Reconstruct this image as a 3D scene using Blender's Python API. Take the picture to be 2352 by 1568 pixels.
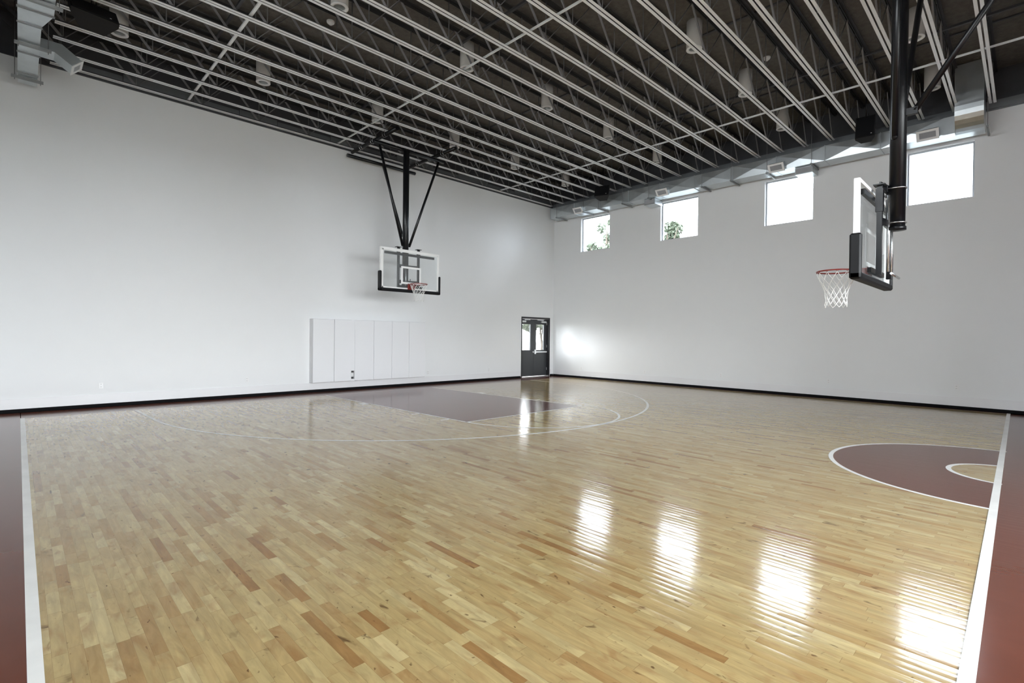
import bpy, math, random
from mathutils import Vector, Matrix

for o in list(bpy.data.objects):
    bpy.data.objects.remove(o, do_unlink=True)
scene = bpy.context.scene
COL = scene.collection
R = math.radians

# ------------------------------------------------------------------ camera
cam_data = bpy.data.cameras.new('camera')
cam = bpy.data.objects.new('camera', cam_data)
COL.objects.link(cam)
right = Vector((0.7143713, -0.6996810, 0.0109602))
up = Vector((-0.0026143, 0.0129940, 0.9999122))
fwd = Vector((0.6997619, 0.7143372, -0.0074534))
mw = Matrix((
    (right.x, up.x, -fwd.x, 0.0),
    (right.y, up.y, -fwd.y, 0.0),
    (right.z, up.z, -fwd.z, 1.6312),
    (0, 0, 0, 1)))
cam.matrix_world = mw
cam_data.sensor_width = 36.0
cam_data.lens = 36.0 * 1158.32 / 2352.0
cam_data.shift_y = -1.8 / 2352.0
cam_data.clip_start = 0.02
cam_data.clip_end = 400
scene.camera = cam

# ------------------------------------------------------------------ view, world, daylight
vs = scene.view_settings
vs.view_transform = 'Standard'
vs.look = 'None'
vs.gamma = 1.0
vs.use_curve_mapping = False
vs.exposure = 2.3
scene.display_settings.display_device = 'sRGB'

world = bpy.data.worlds.new('overcast_sky')
scene.world = world
world.use_nodes = True
bg = world.node_tree.nodes['Background']
bg.inputs[0].default_value = (0.975, 0.985, 1.0, 1)
bg.inputs[1].default_value = 8.0

# room numbers (metres)
XL, XB = -0.75, 16.295          # left and right walls
YN, YA = -6.5, 14.136           # back wall behind the camera, far wall
ZT = 7.08                       # top of the painted walls
ZJ = 7.13                       # underside of the joists
ZD = 8.0                        # underside of the roof deck
PITCH = 0.6394
J0 = 14.046                     # joist against the far wall


def area(name, loc, rot, sx, sy, power, col=(1, 1, 1)):
    l = bpy.data.lights.new(name, 'AREA')
    l.shape = 'RECTANGLE'
    l.size, l.size_y = sx, sy
    l.energy = power
    l.color = col
    o = bpy.data.objects.new(name, l)
    o.location = loc
    o.rotation_euler = rot
    COL.objects.link(o)
    return o


WINB = [(12.70, 11.32), (9.155, 7.785), (5.66, 4.345), (2.21, 0.93)]
WZ0, WZ1 = 5.10, 6.455
ADDED_BACKWIN = [(-0.6, 3.0), (3.3, 6.9)]  # unseen windows added behind the camera to light the far wall
BZ0, BZ1 = 0.4, 4.4


def portal(name, loc, rot, sx, sy):
    """marks a window opening so that the sky light through it is sampled well; emits nothing itself"""
    o = area(name, loc, rot, sx, sy, 1.0)
    o.data.cycles.is_portal = True
    return o


for y1, y0 in WINB:
    portal('high_window_portal', (XB + 0.26, (y0 + y1) / 2, (WZ0 + WZ1) / 2), (0, R(90), 0), WZ1 - WZ0, y1 - y0)
for x0, x1 in ADDED_BACKWIN:
    portal('added_back_window_portal', ((x0 + x1) / 2, YN - 0.26, (BZ0 + BZ1) / 2), (R(90), 0, 0), x1 - x0, BZ1 - BZ0)
ADDED_LEFTWIN = [(0.9, 2.3), (4.3, 5.7), (7.75, 9.15)]  # unseen high windows added on the left to light right wall and floor
for y0, y1 in ADDED_LEFTWIN:
    portal('added_left_window_portal', (XL - 0.26, (y0 + y1) / 2, (WZ0 + WZ1) / 2), (0, R(-90), 0), WZ1 - WZ0, y1 - y0)
portal('door_glass_portal', (15.22, YA + 0.26, 1.63), (R(-90), 0, 0), 1.6, 1.06)


# ------------------------------------------------------------------ materials
def mat(name, col, rough=0.5, metal=0.0, spec=0.5, coat=0.0, noise=0.0, nscale=20.0, bump=0.0, bscale=60.0):
    m = bpy.data.materials.new(name)
    m.use_nodes = True
    nt = m.node_tree
    b = nt.nodes['Principled BSDF']
    b.inputs['Roughness'].default_value = rough
    b.inputs['Metallic'].default_value = metal
    b.inputs['Specular IOR Level'].default_value = spec
    b.inputs['Coat Weight'].default_value = coat
    c = (col[0], col[1], col[2], 1)
    b.inputs['Base Color'].default_value = c
    tc = nt.nodes.new('ShaderNodeTexCoord')
    if noise > 0:
        n = nt.nodes.new('ShaderNodeTexNoise')
        n.inputs['Scale'].default_value = nscale
        n.inputs['Detail'].default_value = 4
        nt.links.new(tc.outputs['Object'], n.inputs['Vector'])
        r = nt.nodes.new('ShaderNodeMapRange')
        r.inputs['To Min'].default_value = 1 - noise
        r.inputs['To Max'].default_value = 1 + noise
        nt.links.new(n.outputs['Fac'], r.inputs['Value'])
        mx = nt.nodes.new('ShaderNodeVectorMath')
        mx.operation = 'SCALE'
        mx.inputs[0].default_value = col
        nt.links.new(r.outputs[0], mx.inputs['Scale'])
        nt.links.new(mx.outputs[0], b.inputs['Base Color'])
    if bump > 0:
        n2 = nt.nodes.new('ShaderNodeTexNoise')
        n2.inputs['Scale'].default_value = bscale
        n2.inputs['Detail'].default_value = 3
        nt.links.new(tc.outputs['Object'], n2.inputs['Vector'])
        bp = nt.nodes.new('ShaderNodeBump')
        bp.inputs['Strength'].default_value = bump
        bp.inputs['Distance'].default_value = 0.02
        nt.links.new(n2.outputs['Fac'], bp.inputs['Height'])
        nt.links.new(bp.outputs[0], b.inputs['Normal'])
    return m


def glass_mat(name, tint=(0.97, 1.0, 0.99), rough=0.0, refl=0.5, haze=0.0):
    m = bpy.data.materials.new(name)
    m.use_nodes = True
    nt = m.node_tree
    nt.nodes.clear()
    out = nt.nodes.new('ShaderNodeOutputMaterial')
    tr = nt.nodes.new('ShaderNodeBsdfTransparent')
    tr.inputs[0].default_value = (*tint, 1)
    gl = nt.nodes.new('ShaderNodeBsdfGlossy')
    gl.inputs['Roughness'].default_value = rough
    fr = nt.nodes.new('ShaderNodeFresnel')
    fr.inputs[0].default_value = 1.45
    mul = nt.nodes.new('ShaderNodeMath')
    mul.operation = 'MULTIPLY'
    mul.inputs[1].default_value = refl
    mx = nt.nodes.new('ShaderNodeMixShader')
    nt.links.new(fr.outputs[0], mul.inputs[0])
    nt.links.new(mul.outputs[0], mx.inputs[0])
    base = tr
    if haze > 0:
        df = nt.nodes.new('ShaderNodeBsdfTranslucent')
        df.inputs[0].default_value = (0.85, 0.88, 0.89, 1)
        d2 = nt.nodes.new('ShaderNodeBsdfDiffuse')
        d2.inputs[0].default_value = (0.85, 0.88, 0.89, 1)
        m1 = nt.nodes.new('ShaderNodeMixShader')
        nt.links.new(df.outputs[0], m1.inputs[1])
        nt.links.new(d2.outputs[0], m1.inputs[2])
        m2 = nt.nodes.new('ShaderNodeMixShader')
        m2.inputs[0].default_value = haze
        nt.links.new(tr.outputs[0], m2.inputs[1])
        nt.links.new(m1.outputs[0], m2.inputs[2])
        base = m2
    nt.links.new(base.outputs[0], mx.inputs[1])
    nt.links.new(gl.outputs[0], mx.inputs[2])
    nt.links.new(mx.outputs[0], out.inputs[0])
    return m


M = {}
M['wall'] = mat('white_wall_paint', (0.80, 0.81, 0.815), 0.55, noise=0.012, nscale=3, bump=0.04, bscale=120)
M['base_white'] = mat('white_baseboard_paint', (0.80, 0.80, 0.81), 0.4)
M['base_black'] = mat('black_rubber_base', (0.004, 0.004, 0.005), 0.8, spec=0.15)
M['deck'] = mat('dark_sprayed_deck', (0.125, 0.116, 0.104), 0.95, noise=0.45, nscale=9, bump=0.9, bscale=26)
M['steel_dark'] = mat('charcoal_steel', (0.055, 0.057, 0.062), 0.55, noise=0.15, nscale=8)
M['steel_mid'] = mat('grey_steel_ledger', (0.16, 0.17, 0.18), 0.5, noise=0.1, nscale=6)
M['chord'] = mat('off_white_joist_chord', (0.86, 0.885, 0.90), 0.5, noise=0.05, nscale=5)
M['chord_top'] = mat('dark_joist_top_chord', (0.030, 0.030, 0.032), 0.6)
M['web'] = mat('grey_joist_web', (0.27, 0.27, 0.275), 0.5, noise=0.1, nscale=10)
M['rod'] = mat('dark_joist_rod', (0.15, 0.15, 0.155), 0.5)
M['galv'] = mat('galvanized_sheet', (0.60, 0.64, 0.66), 0.33, metal=0.85, noise=0.12, nscale=5)
M['galv_strut'] = mat('galvanized_strut', (0.28, 0.29, 0.29), 0.5, metal=0.6)
M['grille_white'] = mat('white_grille_enamel', (0.80, 0.80, 0.80), 0.4)
M['grille_in'] = mat('grey_grille_louvre', (0.35, 0.36, 0.38), 0.5)
M['black'] = mat('black_powder_coat', (0.004, 0.0045, 0.006), 0.32, spec=0.4)
M['black_cab'] = mat('black_speaker_paint', (0.0028, 0.003, 0.004), 0.7)
M['pad_black'] = mat('black_edge_padding', (0.0035, 0.0038, 0.005), 0.5, spec=0.3)
M['can'] = mat('light_grey_downlight', (0.66, 0.64, 0.61), 0.45)
M['can_ring'] = mat('white_downlight_ring', (0.88, 0.88, 0.88), 0.35)
M['reflector'] = mat('silver_reflector', (0.55, 0.57, 0.57), 0.3, metal=0.8)
M['plastic_white'] = mat('white_plastic', (0.82, 0.82, 0.82), 0.35)
M['slot'] = mat('dark_slot', (0.05, 0.05, 0.05), 0.6)
M['alu'] = mat('brushed_aluminium', (0.75, 0.76, 0.77), 0.35, metal=0.6)
M['zinc'] = mat('bright_zinc', (0.75, 0.75, 0.76), 0.25, metal=0.9)
M['bb_white'] = mat('white_backboard_paint', (0.84, 0.84, 0.83), 0.4)
M['rim'] = mat('orange_red_rim', (0.21, 0.016, 0.010), 0.38)
M['net'] = mat('white_net_cord', (0.82, 0.82, 0.80), 0.8)
M['vinyl'] = mat('white_vinyl_padding', (0.80, 0.805, 0.82), 0.4, bump=0.03, bscale=5)
M['door'] = mat('dark_grey_door_paint', (0.045, 0.048, 0.052), 0.35)
M['door_frame'] = mat('black_door_frame_paint', (0.02, 0.02, 0.022), 0.35)
M['frame_w'] = mat('grey_window_frame', (0.42, 0.44, 0.47), 0.4, metal=0.4)
M['leaf'] = mat('green_leaves', (0.11, 0.13, 0.085), 0.6, noise=0.4, nscale=3)
M['bark'] = mat('brown_bark', (0.09, 0.07, 0.05), 0.9)
M['concrete'] = mat('grey_asphalt', (0.13, 0.13, 0.12), 0.9, noise=0.05)
M['stucco'] = mat('pale_stucco', (0.60, 0.60, 0.58), 0.9)
M['glass'] = glass_mat('window_glass', (0.97, 0.99, 1.0), 0.0, 0.8)
M['glass_tinted'] = glass_mat('tinted_high_window_glass', (0.58, 0.61, 0.64), 0.0, 0.8)
M['bb_glass'] = glass_mat('backboard_glass', (0.985, 0.995, 0.995), 0.02, 0.35, haze=0.10)


def floor_paint(name, col, rough, scratch=0.0):
    m = bpy.data.materials.new(name)
    m.use_nodes = True
    nt = m.node_tree
    b = nt.nodes['Principled BSDF']
    tc = nt.nodes.new('ShaderNodeTexCoord')
    n = nt.nodes.new('ShaderNodeTexNoise')
    n.inputs['Scale'].default_value = 3.0
    n.inputs['Detail'].default_value = 5
    nt.links.new(tc.outputs['Object'], n.inputs['Vector'])
    r = nt.nodes.new('ShaderNodeMapRange')
    r.inputs['To Min'].default_value = 0.85
    r.inputs['To Max'].default_value = 1.15
    nt.links.new(n.outputs['Fac'], r.inputs['Value'])
    mx = nt.nodes.new('ShaderNodeVectorMath')
    mx.operation = 'SCALE'
    mx.inputs[0].default_value = col
    nt.links.new(r.outputs[0], mx.inputs['Scale'])
    nt.links.new(mx.outputs[0], b.inputs['Base Color'])
    b.inputs['Roughness'].default_value = rough
    b.inputs['Specular IOR Level'].default_value = 0.26
    # board edges telegraph through the paint
    w = nt.nodes.new('ShaderNodeTexNoise')
    w.inputs['Scale'].default_value = 1.0
    mp = nt.nodes.new('ShaderNodeMapping')
    mp.inputs['Scale'].default_value = (16, 1.2, 1)
    nt.links.new(tc.outputs['Object'], mp.inputs['Vector'])
    nt.links.new(mp.outputs[0], w.inputs['Vector'])
    bp = nt.nodes.new('ShaderNodeBump')
    bp.inputs['Strength'].default_value = 0.05
    bp.inputs['Distance'].default_value = 0.02
    nt.links.new(w.outputs['Fac'], bp.inputs['Height'])
    nt.links.new(bp.outputs[0], b.inputs['Normal'])
    return m


M['floor_brown'] = floor_paint('brown_court_paint', (0.135, 0.040, 0.023), 0.16)
M['floor_white'] = floor_paint('white_court_paint', (0.90, 0.90, 0.87), 0.25)


def wood_mat():
    m = bpy.data.materials.new('maple_strip_floor')
    m.use_nodes = True
    nt = m.node_tree
    N = nt.nodes.new
    Lk = nt.links.new
    b = nt.nodes['Principled BSDF']

    def math_(op, a, bb=None):
        n = N('ShaderNodeMath')
        n.operation = op
        for i, v in enumerate((a, bb)):
            if v is None:
                continue
            if isinstance(v, (int, float)):
                n.inputs[i].default_value = v
            else:
                Lk(v, n.inputs[i])
        return n.outputs[0]

    def wn(*comps):
        c = N('ShaderNodeCombineXYZ')
        for i, v in enumerate(comps):
            if isinstance(v, (int, float)):
                c.inputs[i].default_value = v
            else:
                Lk(v, c.inputs[i])
        w = N('ShaderNodeTexWhiteNoise')
        w.noise_dimensions = '3D'
        Lk(c.outputs[0], w.inputs['Vector'])
        return w.outputs['Value'], w.outputs['Color']

    tc = N('ShaderNodeTexCoord')
    sp = N('ShaderNodeSeparateXYZ')
    Lk(tc.outputs['Object'], sp.inputs[0])
    X, Y = sp.outputs[0], sp.outputs[1]
    xs = math_('DIVIDE', X, 0.062)
    row = math_('FLOOR', xs)
    fx = math_('FRACT', xs)
    r0, _ = wn(row, 3.7, 1.1)
    ys = math_('ADD', math_('DIVIDE', Y, 0.86), math_('MULTIPLY', r0, 17.0))
    cell = math_('FLOOR', ys)
    fy = math_('FRACT', ys)
    split, _ = wn(row, cell, 5.3)
    split = math_('ADD', math_('MULTIPLY', split, 0.55), 0.22)
    second = math_('GREATER_THAN', fy, split)
    idy = math_('ADD', math_('MULTIPLY', cell, 2.0), second)
    v1, vc = wn(row, idy, 0.5)
    v2, _ = wn(row, idy, 9.5)
    ramp = N('ShaderNodeValToRGB')
    el = ramp.color_ramp.elements
    stops = [(0.0, (0.31, 0.165, 0.058)), (0.04, (0.39, 0.245, 0.098)), (0.16, (0.44, 0.308, 0.132)), (0.5, (0.475, 0.350, 0.156)),
             (0.85, (0.505, 0.385, 0.176)), (1.0, (0.575, 0.462, 0.235))]
    while len(el) < len(stops):
        el.new(0.5)
    for e, (p, c) in zip(el, stops):
        e.position = p
        e.color = (*c, 1)
    Lk(v1, ramp.inputs[0])
    # grain: long streaks, offset on every board
    cm = N('ShaderNodeCombineXYZ')
    Lk(math_('ADD', math_('MULTIPLY', X, 22.0), math_('MULTIPLY', v2, 40.0)), cm.inputs[0])
    Lk(math_('ADD', math_('MULTIPLY', Y, 3.2), math_('MULTIPLY', v1, 90.0)), cm.inputs[1])
    g = N('ShaderNodeTexNoise')
    g.inputs['Scale'].default_value = 1.0
    g.inputs['Detail'].default_value = 5
    g.inputs['Roughness'].default_value = 0.6
    g.inputs['Distortion'].default_value = 0.8
    Lk(cm.outputs[0], g.inputs['Vector'])
    gm = N('ShaderNodeMapRange')
    gm.inputs['From Min'].default_value = 0.3
    gm.inputs['From Max'].default_value = 0.7
    gm.inputs['To Min'].default_value = 0.80
    gm.inputs['To Max'].default_value = 1.14
    Lk(g.outputs['Fac'], gm.inputs['Value'])
    # knots and mineral streaks
    ck = N('ShaderNodeCombineXYZ')
    Lk(math_('ADD', math_('MULTIPLY', X, 9.0), math_('MULTIPLY', v2, 13.0)), ck.inputs[0])
    Lk(math_('ADD', math_('MULTIPLY', Y, 4.6), math_('MULTIPLY', v1, 31.0)), ck.inputs[1])
    k = N('ShaderNodeTexNoise')
    k.inputs['Scale'].default_value = 1.0
    k.inputs['Detail'].default_value = 3
    k.inputs['Distortion'].default_value = 1.2
    Lk(ck.outputs[0], k.inputs['Vector'])
    km = N('ShaderNodeMapRange')
    km.inputs['From Min'].default_value = 0.655
    km.inputs['From Max'].default_value = 0.76
    Lk(k.outputs['Fac'], km.inputs['Value'])
    ck2 = N('ShaderNodeCombineXYZ')
    Lk(math_('ADD', math_('MULTIPLY', X, 34.0), math_('MULTIPLY', v1, 71.0)), ck2.inputs[0])
    Lk(math_('ADD', math_('MULTIPLY', Y, 15.0), math_('MULTIPLY', v2, 47.0)), ck2.inputs[1])
    k2 = N('ShaderNodeTexNoise')
    k2.inputs['Scale'].default_value = 1.0
    k2.inputs['Detail'].default_value = 2
    k2.inputs['Distortion'].default_value = 0.6
    Lk(ck2.outputs[0], k2.inputs['Vector'])
    km2 = N('ShaderNodeMapRange')
    km2.inputs['From Min'].default_value = 0.70
    km2.inputs['From Max'].default_value = 0.77
    Lk(k2.outputs['Fac'], km2.inputs['Value'])
    knots = math_('MAXIMUM', km.outputs[0], km2.outputs[0])
    sc = N('ShaderNodeVectorMath')
    sc.operation = 'SCALE'
    Lk(ramp.outputs[0], sc.inputs[0])
    Lk(gm.outputs[0], sc.inputs['Scale'])
    mx = N('ShaderNodeMix')
    mx.data_type = 'RGBA'
    mx.inputs[7].default_value = (0.085, 0.038, 0.014, 1)
    Lk(math_('MULTIPLY', knots, 0.8), mx.inputs[0])
    Lk(sc.outputs[0], mx.inputs[6])
    # reddish heartwood clouds that stay inside a board
    ch = N('ShaderNodeCombineXYZ')
    Lk(math_('ADD', math_('MULTIPLY', X, 6.0), math_('MULTIPLY', v1, 57.0)), ch.inputs[0])
    Lk(math_('ADD', math_('MULTIPLY', Y, 2.2), math_('MULTIPLY', v2, 23.0)), ch.inputs[1])
    hn = N('ShaderNodeTexNoise')
    hn.inputs['Scale'].default_value = 1.0
    hn.inputs['Detail'].default_value = 4
    hn.inputs['Distortion'].default_value = 1.6
    Lk(ch.outputs[0], hn.inputs['Vector'])
    hm_ = N('ShaderNodeMapRange')
    hm_.inputs['From Min'].default_value = 0.52
    hm_.inputs['From Max'].default_value = 0.72
    Lk(hn.outputs['Fac'], hm_.inputs['Value'])
    mh = N('ShaderNodeMix')
    mh.data_type = 'RGBA'
    mh.inputs[7].default_value = (0.30, 0.150, 0.055, 1)
    Lk(math_('MULTIPLY', hm_.outputs[0], 0.55), mh.inputs[0])
    Lk(mx.outputs[2], mh.inputs[6])
    mx = mh
    # joints
    e1 = math_('LESS_THAN', fx, 0.022)
    j1 = math_('ABSOLUTE', math_('SUBTRACT', fy, split))
    e2 = math_('LESS_THAN', j1, 0.0016)
    e3 = math_('LESS_THAN', fy, 0.0018)
    jj = math_('MAXIMUM', e1, math_('MAXIMUM', e2, e3))
    mx2 = N('ShaderNodeMix')
    mx2.data_type = 'RGBA'
    mx2.inputs[7].default_value = (0.16, 0.085, 0.035, 1)
    Lk(math_('MULTIPLY', jj, 0.45), mx2.inputs[0])
    Lk(mx.outputs[2], mx2.inputs[6])
    Lk(mx2.outputs[2], b.inputs['Base Color'])
    b.inputs['Roughness'].default_value = 0.12
    b.inputs['Specular IOR Level'].default_value = 0.55
    # every board lies at a very slightly different tilt, the varnish is a little wavy
    geo = N('ShaderNodeNewGeometry')
    sub = N('ShaderNodeVectorMath')
    sub.operation = 'SUBTRACT'
    Lk(vc, sub.inputs[0])
    sub.inputs[1].default_value = (0.5, 0.5, 0.5)
    scl = N('ShaderNodeVectorMath')
    scl.operation = 'MULTIPLY'
    Lk(sub.outputs[0], scl.inputs[0])
    scl.inputs[1].default_value = (0.016, 0.004, 0.0)
    ad = N('ShaderNodeVectorMath')
    ad.operation = 'ADD'
    Lk(geo.outputs['Normal'], ad.inputs[0])
    Lk(scl.outputs[0], ad.inputs[1])
    # slight cupping across each strip
    cu = N('ShaderNodeCombineXYZ')
    Lk(math_('MULTIPLY', math_('SUBTRACT', fx, 0.5), 0.042), cu.inputs[0])
    ad2 = N('ShaderNodeVectorMath')
    ad2.operation = 'ADD'
    Lk(ad.outputs[0], ad2.inputs[0])
    Lk(cu.outputs[0], ad2.inputs[1])
    nm = N('ShaderNodeVectorMath')
    nm.operation = 'NORMALIZE'
    Lk(ad2.outputs[0], nm.inputs[0])
    wv = N('ShaderNodeTexNoise')
    wv.inputs['Scale'].default_value = 1.0
    mp = N('ShaderNodeMapping')
    mp.inputs['Scale'].default_value = (14, 3.0, 1)
    Lk(tc.outputs['Object'], mp.inputs['Vector'])
    Lk(mp.outputs[0], wv.inputs['Vector'])
    bp = N('ShaderNodeBump')
    bp.inputs['Strength'].default_value = 0.06
    bp.inputs['Distance'].default_value = 0.02
    Lk(wv.outputs['Fac'], bp.inputs['Height'])
    Lk(nm.outputs[0], bp.inputs['Normal'])
    Lk(bp.outputs[0], b.inputs['Normal'])
    return m


M['wood'] = wood_mat()


# ------------------------------------------------------------------ mesh helpers
class MB:
    def __init__(self):
        self.v, self.f, self.mi, self.sm = [], [], [], []

    def _add(self, vs, fs, mi=0, smooth=False):
        n = len(self.v)
        self.v += [tuple(p) for p in vs]
        for f in fs:
            self.f.append([n + i for i in f])
            self.mi.append(mi)
            self.sm.append(smooth)
        return self

    def box(self, a, b, mi=0):
        x0, x1 = sorted((a[0], b[0])); y0, y1 = sorted((a[1], b[1])); z0, z1 = sorted((a[2], b[2]))
        vs = [(x0, y0, z0), (x1, y0, z0), (x1, y1, z0), (x0, y1, z0), (x0, y0, z1), (x1, y0, z1), (x1, y1, z1), (x0, y1, z1)]
        fs = [(0, 3, 2, 1), (4, 5, 6, 7), (0, 1, 5, 4), (1, 2, 6, 5), (2, 3, 7, 6), (3, 0, 4, 7)]
        return self._add(vs, fs, mi)

    def bevbox(self, a, b, r, mi=0):
        """box whose edges are all chamfered by r"""
        x0, x1 = sorted((a[0], b[0])); y0, y1 = sorted((a[1], b[1])); z0, z1 = sorted((a[2], b[2]))
        c = Vector(((x0 + x1) / 2, (y0 + y1) / 2, (z0 + z1) / 2))
        h = Vector(((x1 - x0) / 2, (y1 - y0) / 2, (z1 - z0) / 2))
        r = min(r, h.x * .9, h.y * .9, h.z * .9)
        idx = {}
        vs = []
        for sx in (-1, 1):
            for sy in (-1, 1):
                for sz in (-1, 1):
                    for ax in range(3):
                        s = (sx, sy, sz)
                        p = [c[i] + s[i] * (h[i] - (0 if i == ax else r)) for i in range(3)]
                        idx[(sx, sy, sz, ax)] = len(vs)
                        vs.append(p)
        fs = []
        for ax in range(3):
            o = [i for i in range(3) if i != ax]
            for s in (-1, 1):
                q = []
                for u, w in ((-1, -1), (1, -1), (1, 1), (-1, 1)):
                    k = [0, 0, 0]; k[ax] = s; k[o[0]] = u; k[o[1]] = w
                    q.append(idx[(k[0], k[1], k[2], ax)])
                fs.append(q)
        for ax in range(3):          # edges along ax
            o = [i for i in range(3) if i != ax]
            for u in (-1, 1):
                for w in (-1, 1):
                    q = []
                    for s, a2 in ((-1, o[0]), (1, o[0]), (1, o[1]), (-1, o[1])):
                        k = [0, 0, 0]; k[ax] = s; k[o[0]] = u; k[o[1]] = w
                        q.append(idx[(k[0], k[1], k[2], a2)])
                    fs.append(q)
        for sx in (-1, 1):
            for sy in (-1, 1):
                for sz in (-1, 1):
                    fs.append([idx[(sx, sy, sz, a2)] for a2 in range(3)])
        cc = c
        fixed = []
        for f in fs:
            p = [Vector(vs[i]) for i in f]
            n = (p[1] - p[0]).cross(p[2] - p[0])
            m = sum(p, Vector()) / len(p) - cc
            fixed.append(f if n.dot(m) > 0 else f[::-1])
        return self._add(vs, fixed, mi)

    def quad(self, pts, mi=0):
        return self._add(pts, [tuple(range(len(pts)))], mi)

    def bar(self, p, q, w, h, upv=(0, 0, 1), mi=0):
        """box section w (sideways) by h (along upv) from p to q"""
        p, q, upv = Vector(p), Vector(q), Vector(upv)
        d = (q - p).normalized()
        s = d.cross(upv)
        if s.length < 1e-4:
            s = d.cross(Vector((1, 0, 0)))
        s.normalize()
        u = s.cross(d).normalized()
        vs = []
        for c in (p, q):
            for a, b in ((-1, -1), (1, -1), (1, 1), (-1, 1)):
                vs.append(c + s * (a * w / 2) + u * (b * h / 2))
        fs = [(0, 3, 2, 1), (4, 5, 6, 7), (0, 1, 5, 4), (1, 2, 6, 5), (2, 3, 7, 6), (3, 0, 4, 7)]
        return self._add(vs, [f[::-1] for f in fs], mi)

    def tube(self, pts, r, n=12, caps=True, closed=False, mi=0, smooth=True):
        P = [Vector(p) for p in pts]
        rs = r if isinstance(r, (list, tuple)) else [r] * len(P)
        vs, fs = [], []
        prev = None
        m = len(P)
        for i, p in enumerate(P):
            if closed:
                d = (P[(i + 1) % m] - P[i - 1]).normalized()
            elif i == 0:
                d = (P[1] - P[0]).normalized()
            elif i == m - 1:
                d = (P[-1] - P[-2]).normalized()
            else:
                d = ((P[i + 1] - p).normalized() + (p - P[i - 1]).normalized()).normalized()
            if prev is None:
                a = Vector((0, 0, 1)) if abs(d.z) < 0.9 else Vector((1, 0, 0))
                s = d.cross(a).normalized()
            else:
                s = (prev - d * prev.dot(d)).normalized()
            prev = s
            t = d.cross(s).normalized()
            for k in range(n):
                a = 2 * math.pi * k / n
                vs.append(p + (s * math.cos(a) + t * math.sin(a)) * rs[i])
        rng = m if closed else m - 1
        for i in range(rng):
            j = (i + 1) % m
            for k in range(n):
                k2 = (k + 1) % n
                fs.append((i * n + k, i * n + k2, j * n + k2, j * n + k))
        self._add(vs, fs, mi, smooth)
        if caps and not closed:
            b = len(self.v) - len(vs)
            self.f.append([b + k for k in range(n)][::-1]); self.mi.append(mi); self.sm.append(False)
            self.f.append([b + (m - 1) * n + k for k in range(n)]); self.mi.append(mi); self.sm.append(False)
        return self

    def lathe(self, prof, c, n=24, mi=0, smooth=True):
        """prof: list of (r, z) around the vertical axis through c"""
        vs, fs = [], []
        for r_, z in prof:
            for k in range(n):
                a = 2 * math.pi * k / n
                vs.append((c[0] + r_ * math.cos(a), c[1] + r_ * math.sin(a), c[2] + z))
        for i in range(len(prof) - 1):
            for k in range(n):
                k2 = (k + 1) % n
                fs.append((i * n + k, i * n + k2, (i + 1) * n + k2, (i + 1) * n + k))
        return self._add(vs, fs, mi, smooth)

    def prism(self, poly, axis, a, b, mi=0):
        """poly of 2D points extruded along axis (0, 1 or 2) from a to b; the other two axes keep their order"""
        def p3(q, t):
            o = [q[0], q[1]]
            o.insert(axis, t)
            return o
        n = len(poly)
        vs = [p3(q, a) for q in poly] + [p3(q, b) for q in poly]
        fs = [tuple(range(n))[::-1], tuple(range(n, 2 * n))] + [(i, (i + 1) % n, n + (i + 1) % n, n + i) for i in range(n)]
        return self._add(vs, fs, mi)

    def build(self, name, mats, parent=None, off=(0, 0, 0), fix=True):
        me = bpy.data.meshes.new(name)
        vs = [(v[0] - off[0], v[1] - off[1], v[2] - off[2]) for v in self.v]
        me.from_pydata(vs, [], self.f)
        if not isinstance(mats, (list, tuple)):
            mats = [mats]
        for m in mats:
            me.materials.append(m)
        me.polygons.foreach_set('material_index', self.mi)
        me.polygons.foreach_set('use_smooth', self.sm)
        me.update()
        if fix:
            import bmesh
            bm = bmesh.new()
            bm.from_mesh(me)
            bmesh.ops.recalc_face_normals(bm, faces=bm.faces)
            bm.to_mesh(me)
            bm.free()
        o = bpy.data.objects.new(name, me)
        COL.objects.link(o)
        if parent is not None:
            o.parent = parent
        else:
            o.location = off
        return o


def tag(o, label=None, cat=None, group=None, kind=None):
    if label: o['label'] = label
    if cat: o['category'] = cat
    if group: o['group'] = group
    if kind: o['kind'] = kind
    return o


def empty(name, loc=(0, 0, 0), rz=0.0):
    o = bpy.data.objects.new(name, None)
    o.empty_display_size = 0.1
    o.location = loc
    o.rotation_euler = (0, 0, rz)
    COL.objects.link(o)
    return o


CH = {}


def note(o):
    CH.setdefault(o.parent.name if o.parent else '', []).append(o)
    return o


def copy_tree(o, parent=None):
    c = o.copy()
    COL.objects.link(c)
    c.parent = parent
    for ch in list(o.children):
        copy_tree(ch, c)
    return c


def structure(mb, name, mats, **k):
    return tag(mb.build(name, mats, **k), kind='structure')


# ------------------------------------------------------------------ floor with the painted court
fl = MB()
fl.box((XL - 0.2, YN - 0.2, -0.12), (XB + 0.2, YA + 0.3, 0.0), 0)
Z1, Z2, Z3 = 0.0006, 0.0012, 0.0018
xS, wL = 0.0345, 0.060
yB = 13.20
xE = 16.10


def flat(pts, z, mi):
    fl.quad([(x, y, z) for x, y in pts], mi)


def line(p, q, w, z=Z3, mi=2, side=0):
    p, q = Vector((*p, 0)), Vector((*q, 0))
    d = (q - p).normalized()
    s = Vector((-d.y, d.x, 0)) * w / 2
    c = s * side
    flat([(v.x, v.y) for v in (p - s + c, q - s + c, q + s + c, p + s + c)], z, mi)


def arc(c, r, w, a0, a1, n=64, z=0.0016, mi=2):
    for i in range(n):
        t0, t1 = a0 + (a1 - a0) * i / n, a0 + (a1 - a0) * (i + 1) / n
        pts = [(c[0] + rr * math.cos(t), c[1] + rr * math.sin(t)) for rr, t in ((r - w, t0), (r, t0), (r, t1), (r - w, t1))]
        flat(pts, z, mi)


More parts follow.
